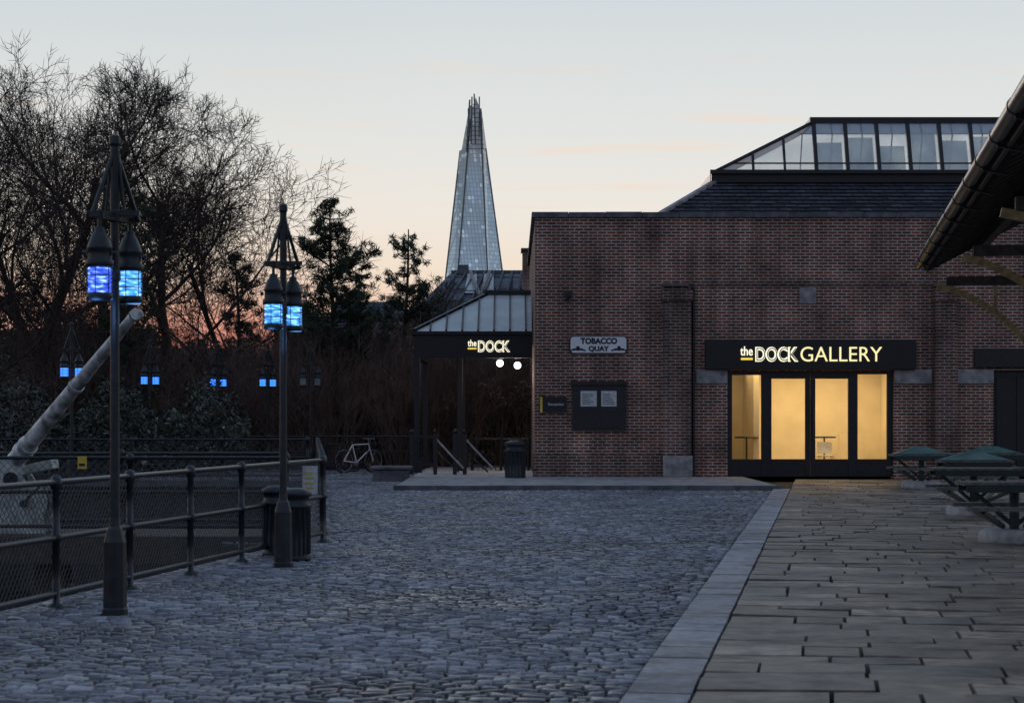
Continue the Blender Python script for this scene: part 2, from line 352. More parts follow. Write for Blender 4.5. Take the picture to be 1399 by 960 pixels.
# lantern: upright glazed front, hipped glazed end, shallow top
l=MB(); ez=7.98; rx=8.0; ZE1=9.35; yr=54.55; rzg=9.5
for a,bq in (((L0,Lf),(L1,Lf)),((L0,Lb),(L1,Lb))): l.beam((a[0]-.1,a[1],hz+.12),(bq[0],bq[1],hz+.12),.25,.26,0)
l.beam((L0,Lf+.13,hz+.12),(L0,Lb-.13,hz+.12),.22,.255,0)
l.beam((L0-.15,Lf-.18,ez),(L1,Lf-.18,ez),.16,.1,0)
X2=L1-1.5; yb2=Lb-.55
l.beam((rx-.08,yr,ZE1+.08),(X2,yr,ZE1+.08),.2,.16,0); l.beam((rx-.05,yb2,ZE1+.08),(X2,yb2,ZE1+.08),.14,.14,0); l.beam((rx,yr+.1,ZE1+.08),(rx,yb2-.07,ZE1+.08),.12,.12,0)
fl=MB()
fl.add([(L0,Lf,ez),(L1,Lf,ez),(X2,yr,ZE1),(rx,yr,ZE1)],[(0,1,2,3)])
fl.add([(L0,Lb,ez),(L1,Lb,ez),(X2,yb2,ZE1),(rx,yb2,ZE1)],[(3,2,1,0)])
fl.add([(L0,Lf,ez),(rx,yr,ZE1),(rx,yb2,ZE1),(L0,Lb,ez)],[(0,1,2,3)])
ym_=(yr+yb2)/2
fl.add([(rx,yr,ZE1),(X2,yr,ZE1),(X2,ym_,ZE1+.2),(rx,ym_,ZE1+.2)],[(0,1,2,3)]); fl.add([(rx,yb2,ZE1),(X2,yb2,ZE1),(X2,ym_,ZE1+.2),(rx,ym_,ZE1+.2)],[(3,2,1,0)])
fl.build('lantern_glass',['frost'],G)
l.beam((L0,Lf,ez+.03),(rx,yr,ZE1+.03),.09,.09,0); l.beam((L0,Lb,ez+.03),(rx,yb2,ZE1+.03),.06,.06,0)
sp=.83;x=rx-.83*3+.02
while x<L1:
    t=min(1,(x-L0)/(rx-L0)); 
    if x>X2: break
    l.beam((x,Lf-.02,ez+.04),(x,Lf+(yr-Lf)*t-.02,ez+(ZE1-ez)*t+.04),.10 if t>=1 else .06,.10,0)
    if t>=1: l.beam((x,Lb+.02,ez+.04),(x,yb2,ZE1),.03,.03,0)
    x+=sp
for i in range(1,4):
    f_=i/4; l.beam((L0,Lf+(Lb-Lf)*f_,ez+.03),(rx,yr+(yb2-yr)*f_,ZE1+.03),.04,.06,0)
l.beam((L0+.4,Lf+.10,ez+.26),(L1-.3,Lf+.10,ez+.26),.03,.04,0)
l.build('lantern_frame',['black'],G)
c=MB(); c.box(L0+.2,L1-.2,Lf+.2,Lb-.2,hz-.1,hz+.02); c.build('lantern_floor',['plate'],G)
# roller blinds behind the upright panes
c=MB(); x=rx+.09
k=0
while x+.83<X2:
    hh=(.62,.72,.55,.80,.66,.74)[k%6]; 
    c.add([(x,Lf+.14,ez+.1),(x+.66,Lf+.14,ez+.1),(x+.66,Lf+.10+(yr-Lf)*hh,ez+(ZE1-ez)*hh),(x,Lf+.10+(yr-Lf)*hh,ez+(ZE1-ez)*hh)],[(0,1,2,3)]); x+=sp; k+=1
c.build('lantern_blinds',['frost2'],G)
d=MB(); fy=WY+.12
def bar(a,bq,y0,y1,dep=.1,yy=None):
    q=fy if yy is None else yy; d.box(wx(a),wx(bq),q,q+dep,wz(y1),wz(y0),0)
bar(994,1001,507.2,651);bar(1041,1055,507.2,651);bar(1160,1173,507.2,651);bar(1213,1221,507.2,651)
bar(1055.1,1107.6,507.2,517,.08,fy+.01);bar(1108,1159.9,507.2,517,.08,fy+.01)
bar(1101,1107.8,517.1,651,.07);bar(1108.2,1115,517.1,651,.07)
bar(1001.1,1040.9,507.2,512,.08,fy+.01);bar(1173.1,1212.9,507.2,511,.08,fy+.01)
for a,bq in ((1001.1,1040.9),(1055.1,1100.9),(1115.1,1159.9),(1173.1,1212.9)): bar(a,bq,627,651,.07,fy+.012)
for xx in (1104,1111.5): d.tube((wx(xx),fy-.06,wz(600)),(wx(xx),fy-.06,wz(545)),.014,m=1)
d.build('entrance_frame',['black','iron'],G,bevel=.004)
d=MB()
for a,bq in ((1001,1041),(1055,1101),(1115,1160),(1173,1213)):
    d.add([(wx(a),fy+.06,wz(627)),(wx(bq),fy+.06,wz(627)),(wx(bq),fy+.06,wz(510)),(wx(a),fy+.06,wz(510))],[(0,1,2,3)])
d.build('entrance_glass',['glass'],G)
d=MB(); ry0=WY+T+.002; ry1=WY+4.6; a0,a1=ox0-.6,ox1+.5; zb,zt=.1,2.95
d.add([(a0,ry1,zb),(a1,ry1,zb),(a1,ry1,zt),(a0,ry1,zt)],[(0,1,2,3)])
d.add([(a0,ry0,zb),(a0,ry1,zb),(a0,ry1,zt),(a0,ry0,zt)],[(0,1,2,3)])
d.add([(a1,ry0,zb),(a1,ry1,zb),(a1,ry1,zt),(a1,ry0,zt)],[(3,2,1,0)])
d.add([(a0,ry0,zt),(a1,ry0,zt),(a1,ry1,zt),(a0,ry1,zt)],[(0,1,2,3)])
d.add([(a0,ry0,zb),(a1,ry0,zb),(a1,ry1,zb),(a0,ry1,zb)],[(0,1,2,3)],1)
d.box(wx(1044),wx(1052),WY+2.2,ry1-.01,zb,zt-.01,0)
d.build('gallery_room',['plaster','floor'],G)
d=MB(); d.box(wx(1180),wx(1216),WY+3.6,WY+4.0,zb+.002,1.1,0)
d.box(a0+.01,a1-.01,ry1-.03,ry1-.004,zb+.001,.24,0)
d.build('gallery_fittings',['plaster'],G)
la=bpy.data.lights.new('gallery_light','AREA'); la.shape='RECTANGLE'; la.size=3.6; la.size_y=2.6; la.energy=118; la.color=(1,.68,.29)
lo=bpy.data.objects.new('gallery_ceiling_light',la); lo.location=((a0+a1)/2+.4,WY+2.4,zt-.05); sc.collection.objects.link(lo); setparent(lo,G)
d=MB(); d.box(dx0,dx1,WY+.15,WY+.2,.08,dz,0)
for k in range(3): d.box(dx0+.1+k*.5,dx0+.5+k*.5,WY+.12,WY+.149,.3,dz-.15,0)
d.box(wx(1330),wx(1450),WY-.12,WY-.002,wz(502),wz(476),0)
d.build('side_door',['black'],G,bevel=.01)
def poser(px,Y,nm):
    t=MB(); x=fx(px,Y); t.lathe(x,Y,[(0,1.05),(.3,1.05),(.31,1.03),(.3,1.01),(0,1.01)],20,0); t.tube((x,Y,.12),(x,Y,1.01),.022,m=0); t.lathe(x,Y,[(.24,.1),(.22,.125),(.03,.14)],18,0)
    return t.build(nm,['black'])
poser(1020,52.2,'bar_table'); poser(1126,52.6,'bar_table')
t=MB(); x=fx(1128,52.0); y=52.0
for sx in (-.2,.2):
    for sy in (-.2,.2): t.tube((x+sx,y+sy,.1),(x+sx*.8,y+sy*.8,.55),.014)
t.box(x-.2,x+.2,y-.2,y+.2,.55,.58,0); t.box(x-.19,x+.19,y+.18,y+.2,.62,.92,0)
t.build('chair',['plate'],bevel=.01)
# ------------------------------------------------------------ signs
s=group('gallery_sign',(wx(1106),WY-.2,wz(485)))
c=MB(); c.box(wx(963),wx(1250),WY-.2,WY-.004,wz(504.5),wz(464),0); c.build('fascia',['sign_black'],s,bevel=.01)
yy=WY-.215
text('the','the',wx(1010),wx(1027),wz(486),wz(473.5),yy,'lit',s,.012)
c=MB(); c.box(wx(1011),wx(1027),WY-.22,WY-.201,wz(492),wz(489),0); c.build('underline',['yellowlit'],s)
text('dock_letters','DOCK',wx(1030.5),wx(1089),wz(494.5),wz(474),yy,'lit',s,.04)
text('dock_inlay','DOCK',wx(1032),wx(1087.5),wz(493.2),wz(475.3),yy-.012,'sign_black',s,-.018,.002)
text('gallery_letters','GALLERY',wx(1092),wx(1203),wz(494),wz(474),yy,'lit2',s,-.004)
s=group('tobacco_quay_sign',(wx(817),WY-.05,wz(471)))
c=MB(); x0,x1,z0,z1=wx(778),wx(857),wz(483),wz(459); n=6;rr=.08;vs=[]
for cx,cz,aa in ((x1-rr,z0+rr,-90),(x1-rr,z1-rr,0),(x0+rr,z1-rr,90),(x0+rr,z0+rr,180)):
    for i in range(n+1): a=math.radians(aa+90*i/n); vs.append((cx+rr*math.cos(a),cz+rr*math.sin(a)))
def plate(mb,pts,y0,y1,m):
    k=len(pts); mb.add([(a,y0,b) for a,b in pts]+[(a,y1,b) for a,b in pts],[tuple(range(k)),tuple(range(k,2*k))[::-1]]+[(i,i+k,(i+1)%k+k,(i+1)%k) for i in range(k)],m)
mx_,mz_=(x0+x1)/2,(z0+z1)/2
plate(c,vs,WY-.05,WY-.003,1)
plate(c,[(mx_+(a-mx_)*.965,mz_+(b-mz_)*.9) for a,b in vs],WY-.056,WY-.0505,0)
for sg in (-1,1):
    cxx=mx_+sg*.5
    for i,(dx_,dz_,ra) in enumerate(((0,0,.05),(.09,-.01,.035),(-.09,-.01,.035),(.16,-.03,.025),(-.16,-.03,.025),(0,.05,.03))):
        pts=[(cxx+dx_+ra*1.4*math.cos(a*math.pi/5),z0+.11+dz_+ra*.8*math.sin(a*math.pi/5)) for a in range(10)]
        plate(c,pts,WY-.06-.0006*i,WY-.0562,1)
c.build('plate',['plate','ink'],s)
text('tobacco','TOBACCO',wx(793),wx(843),wz(470),wz(461.5),WY-.06,'ink',s,.045,.004)
text('quay','QUAY',wx(804),wx(832),wz(481),wz(472.5),WY-.06,'ink',s,.045,.004)
s=group('notice_board',(wx(818),WY-.1,wz(556)))
c=MB(); c.box(wx(782),wx(855),WY-.1,WY-.003,wz(588),wz(526),0); c.box(wx(780),wx(857),WY-.16,WY-.003,wz(526)+.002,wz(521),0)
c.box(wx(788),wx(817),WY-.115,WY-.101,wz(560),wz(530),1);c.box(wx(820),wx(849),WY-.115,WY-.101,wz(560),wz(530),1)
c.box(wx(793),wx(815),WY-.125,WY-.116,wz(555),wz(534),2);c.box(wx(821),wx(842),WY-.125,WY-.116,wz(555),wz(534),2)
for k in range(6):
    for a in (795,823): c.box(wx(a),wx(a+random.randint(10,17)),WY-.127,WY-.1255,wz(539+k*2.6),wz(538+k*2.6),3)
c.box(wx(788),wx(849),WY-.112,WY-.101,wz(584),wz(564),0)
c.build('board',['black','iron','paper','coping'],s)
s=group('reception_sign',(wx(757),WY,wz(552)))
c=MB(); c.box(wx(741),wx(774),WY-.06,WY-.051,wz(563),wz(542),0); c.box(wx(738),wx(741),WY-.06,WY-.051,wz(563),wz(542),1); c.build('plate',['sign_black','yellow'],s)
text('letters','Reception',wx(749),wx(770),wz(555),wz(550),WY-.065,'paper',s,.01,.002)
c=MB(); c.box(wx(771),wx(781),WY-.2,WY-.002,wz(405),wz(398),0); c.tube((wx(775),WY-.22,wz(405.5)),(wx(776),WY-.34,wz(408)),.05,.05); c.box(wx(774),wx(778),WY-.1,WY-.003,wz(412),wz(405.2),0)
c.build('security_camera',['iron'])
# ------------------------------------------------------------ dock pavilion
PY=54.0; px_=lambda p:fx(p,PY); pz_=lambda p:fz(p,PY)
G2=group('dock_entrance_pavilion',(-1,56,0))
X0=px_(566);X1=.52;Y0=PY;Y1=PY+5.5;fz0,fz1=pz_(489),pz_(457)
c=MB(); c.box(X0,X1,Y0,Y0+.15,fz0,fz1,0); c.box(X0,X0+.15,Y0+.151,Y1,fz0,fz1,0); c.box(X0+.151,X1,Y1-.15,Y1,fz0+.3,fz1,0)
c.box(X0-.08,X1,Y0-.08,Y0+.2,fz1+.001,fz1+.08,0); c.box(X0-.08,X0+.2,Y0+.201,Y1,fz1+.001,fz1+.08,0)
c.box(X0+.16,X1,Y0+.16,Y1-.16,fz0+.32,fz0+.36,1)
c.build('fascia',['sign_black','plate'],G2)
c=MB()
for x,y in ((px_(565)+.09,Y0+.1),(px_(565)+.09,Y1-.2),(px_(626),Y0+1.9),(px_(626),Y1-.2)):
    c.box(x-.08,x+.08,y-.08,y+.08,.085,fz0+.3,0); c.box(x-.13,x+.13,y-.13,y+.13,.08,.4,0)
c.build('columns',['black'],G2,bevel=.015)
rt=fz(402,56.5); ya=56.6; xa=px_(665)
c=MB(); ez2=fz1+.09
c.add([(X0,Y0,ez2),(X1,Y0,ez2),(X1,ya,rt),(xa,ya,rt)],[(0,1,2,3)]);c.add([(X0,Y1,ez2),(X1,Y1,ez2),(X1,ya,rt),(xa,ya,rt)],[(3,2,1,0)])
c.add([(X0,Y0,ez2),(xa,ya,rt),(X0,Y1,ez2)],[(0,1,2)])
c.build('roof_glass',['frost2'],G2)
c=MB()
c.beam((X0,Y0,ez2+.03),(xa,ya,rt+.03),.08,.08); c.beam((X0,Y1,ez2+.03),(xa,ya,rt+.03),.08,.08); c.beam((xa-.1,ya,rt+.05),(X1,ya,rt+.05),.14,.12)
x=X0+.42
while x<X1:
    t=min(1,(x-X0)/(xa-X0)); c.beam((x,Y0,ez2+.02),(x,Y0+(ya-Y0)*t,ez2+(rt-ez2)*t+.02),.045,.06); c.beam((x,Y1,ez2+.02),(x,Y1+(ya-Y1)*t,ez2+(rt-ez2)*t+.02),.045,.06); x+=.42
for i in range(1,10):
    yq=Y0+(Y1-Y0)*i/10; t=(yq-Y0)/(ya-Y0) if yq<ya else (Y1-yq)/(Y1-ya); c.beam((X0,yq,ez2+.02),(X0+(xa-X0)*t,yq,ez2+(rt-ez2)*t+.02),.045,.06)
c.build('roof_bars',['post'],G2)
s=group('dock_sign',(px_(665),PY-.02,pz_(473)))
text('the','the',px_(639),px_(651),pz_(473),pz_(464),PY-.012,'lit',s,.012)
c=MB(); c.box(px_(639),px_(651),PY-.02,PY-.002,pz_(477),pz_(475),0); c.build('underline',['yellowlit'],s)
text('letters','DOCK',px_(653),px_(697),pz_(481),pz_(465),PY-.012,'lit',s,.04)
text('letters_inlay','DOCK',px_(654.3),px_(695.7),pz_(480),pz_(466),PY-.024,'sign_black',s,-.02,.002)
for a,bq in ((683,496),(707,499)):
    y=PY+1.2;c=MB(); x=fx(a,y);zc=fz(bq,y); c.lathe(x,y,[(.095*math.sin(t*math.pi/8),-.095*math.cos(t*math.pi/8)) for t in range(9)],14,0,cz=zc); c.tube((x,y,zc+.09),(x,y,fz0+.32),.02,m=1)
    c.build('globe_lamp',['globe','black'])
    pl=bpy.data.lights.new('globe_point','POINT'); pl.energy=18; pl.color=(1,.85,.75); pl.shadow_soft_size=.14
    o=bpy.data.objects.new('globe_light',pl); o.location=(x,y-.0,zc-.27); sc.collection.objects.link(o); setparent(o,G2)
# ------------------------------------------------------------ railings
def railing(name,pts,h=1.0,sp=1.75,mesh=True,mstep=.07,mr=.0022,rails=(1.0,.56,.12),pr=.032,zb=0):
    c=MB()
    for (a,bq) in zip(pts[:-1],pts[1:]):
        a=Vector((*a,0));q=Vector((*bq,0));L=(q-a).length;n=max(1,round(L/sp));d=(q-a)/L
        for i in range(n+1):
            p=a+d*(L*i/n); z=zb
            c.lathe(p.x,p.y,[(.075,z-.01),(.075,z+.03),(pr*1.1,z+.05),(pr*1.1,z+h*.53),(pr*1.7,z+h*.535),(pr*1.7,z+h*.585),(pr*1.1,z+h*.59),(pr,z+h-.06),(pr*1.6,z+h-.05),(pr*1.75,z+h),(pr*1.3,z+h+.045),(0,z+h+.06)],10,0)
        for rr in rails: c.tube(a+Vector((0,0,zb+h*rr)),q+Vector((0,0,zb+h*rr)),.024,m=0)
        if mesh:
            y0,y1=zb+h*rails[-1],zb+h*.97; H=y1-y0; k=-H
            off=Vector((-d.y,d.x,0))*.028
            if off.x>0: off=-off
            while k<L:
                for sgn in (0,1):
                    s0,s1=k,k+H; t0=max(0,s0);t1=min(L,s1)
                    if t1>t0:
                        za,zc=(y0+(t0-s0),y0+(t1-s0)) if sgn==0 else (y1-(t0-s0),y1-(t1-s0))
                        c.tube(a+d*t0+off+Vector((0,0,za)),a+d*t1+off+Vector((0,0,zc)),mr,mr,3,1,False)
                k+=mstep
    return c.build(name,['iron','mesh'])
railing('dock_railing',[uv(-4,FV),uv(13.4,FV)],1.0,1.75,mstep=.08,mr=.003,pr=.028)
railing('dock_railing',[(A[0]+.0,A[1]+.15),B],1.0,2.0,mstep=.12,mr=.005,pr=.028)
railing('dock_railing',[(-5.0,50.1),(-26,50.1)],1.0,2.0,mstep=.2,mr=.005)
j=MB(); j.box(-24,A1[0]-.25,26.2,28.0,-.35,0,0)
for i in range(8): j.box(-23+i*2.8,-22.6+i*2.8,26.6,27.0,-3,-.351,1)
j.build('timber_jetty',['wood','wood'])
railing('jetty_railing',[(-2.9,26.35),(-23,26.35)],1.0,2.0,mstep=.1,mr=.0035)
railing('jetty_railing',[(-3.1,27.85),(-23,27.85)],1.03,2.2,mstep=.12,mr=.0035)
railing('garden_railing',[(-2.9,58.5),(-13,58.5)],1.0,2,mstep=.16,mr=.005)
c=MB()
for x in (-2.55,-1.95,-1.45,-1.2):
    c.box(x-.05,x+.05,52.0,52.1,.09,1.12,0); c.lathe(x,52.05,[(0,1.12),(.06,1.14),(.06,1.2),(0,1.25)],10,0)
for x in (-1.95,-1.2):
    c.tube((x,52.05,1.05),(x-.0,53.6,1.05),.03); c.tube((x,52.05,1.0),(x+.72,51.95,.25),.028,m=1); c.tube((x,52.05,.7),(x+.6,51.95,.15),.02,m=0)
c.beam((-2.55,52.05,1.05),(-1.95,52.05,1.05),.06,.06); c.beam((-2.55,52.05,.35),(-1.95,52.05,.35),.04,.04)
for i in range(6): c.tube((-2.5+i*.1,52.05,.35),(-2.5+i*.1,52.05,1.05),.01)
c.build('entrance_handrail',['black','chrome'])
c=MB(); c.box(-3.35,-2.5,49.2,50.1,-.03,.28,0);c.box(-3.42,-2.43,49.13,50.17,.281,.36,0); c.build('stone_block_planter',['coping'],bevel=.03)
c=MB()
for zz in (.2,.95): c.tube((-1.1,56.2,zz),(.5,56.2,zz),.022)
for i in range(14): c.tube((-1.05+i*.12,56.2,.09),(-1.05+i*.12,56.2,.95),.009,n=6)
for xx in (-1.1,-.3,.45): c.tube((xx,56.2,.08),(xx,56.2,1.05),.035)
c.build('entrance_railing',['black'])
# ------------------------------------------------------------ street lamps
def lamp(px,base,Y=None,ang=70,cols=('blueA','blueB'),lit=True,arm=.22):
    if Y is None: Y=F*EYE/(base-HY)
    x=fx(px,Y); c=MB()
    c.lathe(x,Y,[(.10,-.02),(.10,.05),(.092,.06),(.088,.56),(.075,.60),(.06,.66),(.045,.68),(.038,.75),(.034,2.55),(.045,2.56),(.045,2.62),(.034,2.64),(.034,3.0),(.05,3.01),(.05,3.08),(.036,3.1),(.034,3.58),(.045,3.6),(.04,3.66),(0,3.68)],10,0,False)
    a=math.radians(ang); dx,dy=math.cos(a)*arm,-math.sin(a)*arm
    for sg,mi in ((-1,1),(1,2)):
        lx,ly=x+sg*dx,Y-sg*dy
        c.beam((x,Y,3.04),(lx,ly,3.04),.055,.06,0)
        c.tube((x+sg*.14,Y-sg*dy*.9,3.04),(x,Y,3.56),.018,.018,6,0)
        c.tube((x+sg*.075,Y,3.04),(x+sg*.02,Y,3.56),.012,.012,6,0)
        c.beam((lx,ly,3.04),(x+sg*(dx+.08),Y-sg*dy*1.05,3.04),.04,.04,0)
        c.beam((x,Y,3.07),(x+sg*.19,Y,3.07),.05,.04,0)
        c.tube((lx,ly,2.92),(lx,ly,3.08),.015,.015,6,0)
        z0=2.39
        c.lathe(lx,ly,[(0,z0),(.085,z0),(.10,z0+.015),(.10,z0+.05),(.092,z0+.06)],16,0)
        pr=[(.082+(.010 if k%2 else 0),z0+.06+.19*k/14) for k in range(15)]
        c.lathe(lx,ly,pr,16,mi,False)
        for k in range(6):
            aa=k*math.pi/3+.4; c.tube((lx+.100*math.cos(aa),ly+.100*math.sin(aa),z0+.05),(lx+.100*math.cos(aa),ly+.100*math.sin(aa),z0+.26),.004,n=5)
        for zz in (.12,.185):
            c.lathe(lx,ly,[(.097,z0+zz),(.101,z0+zz+.002),(.101,z0+zz+.006),(.097,z0+zz+.008)],16,0)
        c.lathe(lx,ly,[(.092,z0+.25),(.106,z0+.255),(.108,z0+.30),(.092,z0+.31),(.088,z0+.38),(.098,z0+.39),(.094,z0+.41),(.06,z0+.5),(.04,z0+.52),(.04,z0+.55),(0,z0+.57)],16,0)
        c.tube((lx-.1,ly,z0+.36),(lx-.13,ly,z0+.36),.02,n=8); c.tube((lx+.1,ly,z0+.36),(lx+.13,ly,z0+.36),.02,n=8)
    o=c.build('street_lamp',['post',cols[0],cols[1]])
    if lit:
        for sg in (-1,1):
            pl=bpy.data.lights.new('lantern_point','POINT'); pl.energy=3; pl.color=(.15,.4,1); pl.shadow_soft_size=.1
            q=bpy.data.objects.new('lantern_light',pl); q.location=(x+sg*dx*1.5,Y-sg*dy*1.5,2.3); sc.collection.objects.link(q); q.parent=o
    return o
lamp(157,840,ang=70); lamp(387,775,ang=70,cols=('blueB','blueB'))
for p,Y in ((98,46),(205,56),(298,59.3),(366,59.5)): lamp(p,0,Y,ang=55,cols=('bluefar','bluefar'),lit=False)
lamp(424,0,57.5,ang=30,cols=('clearlens','clearlens'),lit=False)
# ------------------------------------------------------------ bins
def bin_(x,y,h=1.0,r=.2):
    c=MB(); c.lathe(x,y,[(0,0),(r*1.05,0),(r*1.05,.05),(r*.93,.07),(r,h*.72),(r*1.12,h*.74),(r*1.12,h*.78),(r*.95,h*.79),(r*.95,h*.88),(r*1.15,h*.9),(r*1.1,h*.95),(r*.6,h),(0,h*1.01)],20,0)
    for k in range(16):
        a=k*math.pi/8; c.box(x+r*1.0*math.cos(a)-.008,x+r*1.0*math.cos(a)+.008,y+r*math.sin(a)-.008,y+r*math.sin(a)+.008,.08,h*.72,0)
    return c.build('litter_bin',['post'])
bin_(fx(404,21.6),21.6,.77,.15); bin_(fx(378,22.4),22.4,.77,.15)
bin_(fx(704,49.0),49.0,.98,.24)
c=MB(); q=uv(12.6,FV+.05); c.box(q[0]-.09,q[0]+.09,q[1]-.02,q[1],.62,.95,0); 
for k in range(4): c.box(q[0]-.06,q[0]+.05,q[1]-.024,q[1]-.0205,.68+k*.06,.70+k*.06,1)
c.build('warning_notice',['paper','yellow'])
c=MB(); c.box(fx(106,26.25),fx(118,26.25),26.25,26.28,.86,1.02,0); c.box(fx(108,26.25),fx(116,26.25),26.24,26.249,.9,.93,1); c.build('warning_sign',['yellow','ink'])
# ------------------------------------------------------------ quayside crane (white boom)
G3=group('quayside_crane',(-6.6,27,0))
tp=Vector((fx(187,24.5),24.5,fz(426,24.5))); bp_=Vector((fx(12,27),27,fz(640,27)))
c=MB(); c.tube(bp_,tp,.125,.055,14,0)
for t in (.12,.16,.55,.985): q=bp_.lerp(tp,t); dd=(tp-bp_).normalized(); r_=.125+(.055-.125)*t; c.tube(q-dd*.03,q+dd*.03,r_*1.18,r_*1.18,14,(1 if t>.9 else 0))
c.tube(tp+Vector((-.0,-.06,-.03)),tp+Vector((0,.06,-.03)),.07,.07,12,0)
c.build('boom',['boom','iron'],G3)
c=MB(); x,y=bp_.x,bp_.y
for yy in (y-.28,y+.24):
    plate(c,[(x-.6,.0),(x+.55,.0),(x+.5,.3),(x+.25,.75),(x+.05,1.0),(x-.2,1.0),(x-.45,.6),(x-.6,.25)],yy,yy+.05,0)
c.tube((x+.1,y-.35,.72),(x+.1,y+.35,.72),.09,n=14,m=1)
c.tube((x+.28,y-.2,.4),(x+.28,y+.2,.4),.2,n=18,m=0)
for yy in (y-.24,y+.21): c.tube((x+.28,yy,.4),(x+.28,yy+.03,.4),.28,n=22,m=0)
for k in range(6): c.tube((x+.28,y-.19+k*.07,.4),(x+.28,y-.16+k*.07,.4),.215,n=16,m=1)
c.tube((x+.28,y-.4,.4),(x+.28,y-.28,.4),.05,m=1); c.beam((x+.28,y-.4,.4),(x+.5,y-.4,.62),.04,.03,1)
c.tube((x-.15,y,0),(x-.15,y,.5),.3,.22,18,0)
c.obox((x+.38,y-.05,.86),.5,.4,.12,Matrix.Rotation(-.2,3,'Y'),0)
c.build('winch_base',['white','iron'],G3,bevel=.01)
# ------------------------------------------------------------ bicycle
def bike(x,y,ang,fr='plate',name='bicycle'):
    c=MB(); R=Matrix.Rotation(ang,3,'Z'); T_=lambda a,z,s=0: Vector((x,y,0))+R@Vector((a,s,z))
    for cx in (-.52,.52):
        n=28
        for i in range(n):
            a0,a1=2*math.pi*i/n,2*math.pi*(i+1)/n
            c.tube(T_(cx+.33*math.cos(a0),.34+.33*math.sin(a0)),T_(cx+.33*math.cos(a1),.34+.33*math.sin(a1)),.018,n=6,m=0)
            c.tube(T_(cx+.30*math.cos(a0),.34+.30*math.sin(a0)),T_(cx+.30*math.cos(a1),.34+.30*math.sin(a1)),.010,n=5,m=1)
            if i%2==0: c.tube(T_(cx,.34),T_(cx+.33*math.cos(a0),.34+.33*math.sin(a0)),.002,n=3,m=1)
    bb=T_(-.08,.28);st=T_(-.22,.78);hd=T_(.36,.8);hb=T_(.40,.66);rw=T_(-.52,.34);fw=T_(.52,.34)
    for p,q in ((bb,st),(st,hd),(bb,hb),(bb,rw),(st,rw),(hb,fw),(hd,hb)): c.tube(p,q,.018,n=8,m=2)
    c.tube(st,T_(-.25,.9),.013,n=8,m=1); c.obox(T_(-.25,.92),.25,.12,.05,R,0)
    c.tube(hd,T_(.34,.95),.013,n=8,m=1); c.tube(T_(.34,.95,-.24),T_(.34,.95,.24),.013,n=8,m=1); c.tube(T_(-.08,.28,-.01),T_(-.08,.28,.02),.09,n=16,m=1)
    return c.build(name,['rubber','chrome' if fr=='plate' else 'iron',fr])
bike(fx(490,57),57,.75); bike(fx(455,57.6),57.6,.15,'iron')
# ------------------------------------------------------------ right canopy
G4=group('timber_canopy',(7,22,0))
def cp(u,v,z): q=uv(u,v); return (q[0],q[1],z)
vE=2.76; uE=24.26
u0=-6; ZE=4.0; sl=.52; Wd=4.6
c=MB()
def plane(v0,v1,dz,th,mt):
    a=[cp(u0,vE+v0,ZE+dz+sl*v0),cp(uE,vE+v0,ZE+dz+sl*v0),cp(uE,vE+v1,ZE+dz+sl*v1),cp(u0,vE+v1,ZE+dz+sl*v1)]
    bq=[(q[0],q[1],q[2]+th) for q in a]
    c.add(a+bq,[(0,1,2,3),(7,6,5,4),(0,4,5,1),(1,5,6,2),(2,6,7,3),(3,7,4,0)],mt)
plane(0,Wd,.12,.05,0); plane(-.06,Wd,.172,.05,1)
u=u0+.2
while u<=uE+.01:
    p0=cp(min(u,uE-.04),vE+.02,ZE+.04+sl*.02);p1=cp(min(u,uE-.04),vE+Wd,ZE+.04+sl*Wd); c.beam(p0,p1,.075,.15,2); u+=.55
for vv,dzv in ((.8,-.12),(2.2,-.14),(3.6,-.12)): c.beam(cp(u0,vE+vv,ZE+dzv+sl*vv),cp(uE-.1,vE+vv,ZE+dzv+sl*vv),.12,.16,2)
c.beam(cp(uE+.03,vE-.05,ZE+.08),cp(uE+.03,vE+Wd,ZE+.08+sl*Wd),.05,.26,2)
c.beam(cp(u0,vE-.03,ZE+.08),cp(uE,vE-.03,ZE+.08),.04,.2,2)
c.build('roof',['roofdark','slate','wood'],G4)
c=MB(); c.tube(cp(u0,vE-.13,ZE+.09),cp(uE+.05,vE-.13,ZE+.09),.075,n=14,m=0)
u=u0
while u<uE:
    c.tube(cp(u,vE-.13,ZE+.09),cp(u+.05,vE-.13,ZE+.09),.084,n=14,m=0); c.beam(cp(u+.02,vE-.14,ZE+.0),cp(u+.02,vE+.12,ZE-.06),.03,.03); u+=1.8
c.build('gutter',['iron'],G4)
c=MB()
u=uE-.35
while u>-6:
    zt_=ZE-.22
    c.beam(cp(u,vE+.3,zt_),cp(u,vE+Wd,zt_),.14,.14,0)
    c.beam(cp(u,vE+2.3,zt_+.08),cp(u,vE+2.3,ZE+sl*2.3),.1,.1,0)
    pts=[]
    for i in range(11):
        t=i/10; pts.append(cp(u,vE+.15+1.9*(math.sin(t*1.57)*.5+t*.5),zt_-.09-1.7*(t**1.5)))
    for p,q in zip(pts[:-1],pts[1:]): c.beam(p,q,.09,.10,1)
    for t0 in (4,): 
        q=pts[t0]; c.beam(q,(q[0],q[1],zt_-.05),.05,.05,1)
    q=cp(u,vE+2.13,0); c.tube((q[0],q[1],0),(q[0],q[1],zt_-.08),.1,.085,14,2); c.tube((q[0],q[1],0),(q[0],q[1],.35),.16,.14,14,2)
    u-=6.2
c.build('trusses_and_posts',['wood','goldwood','iron'],G4)
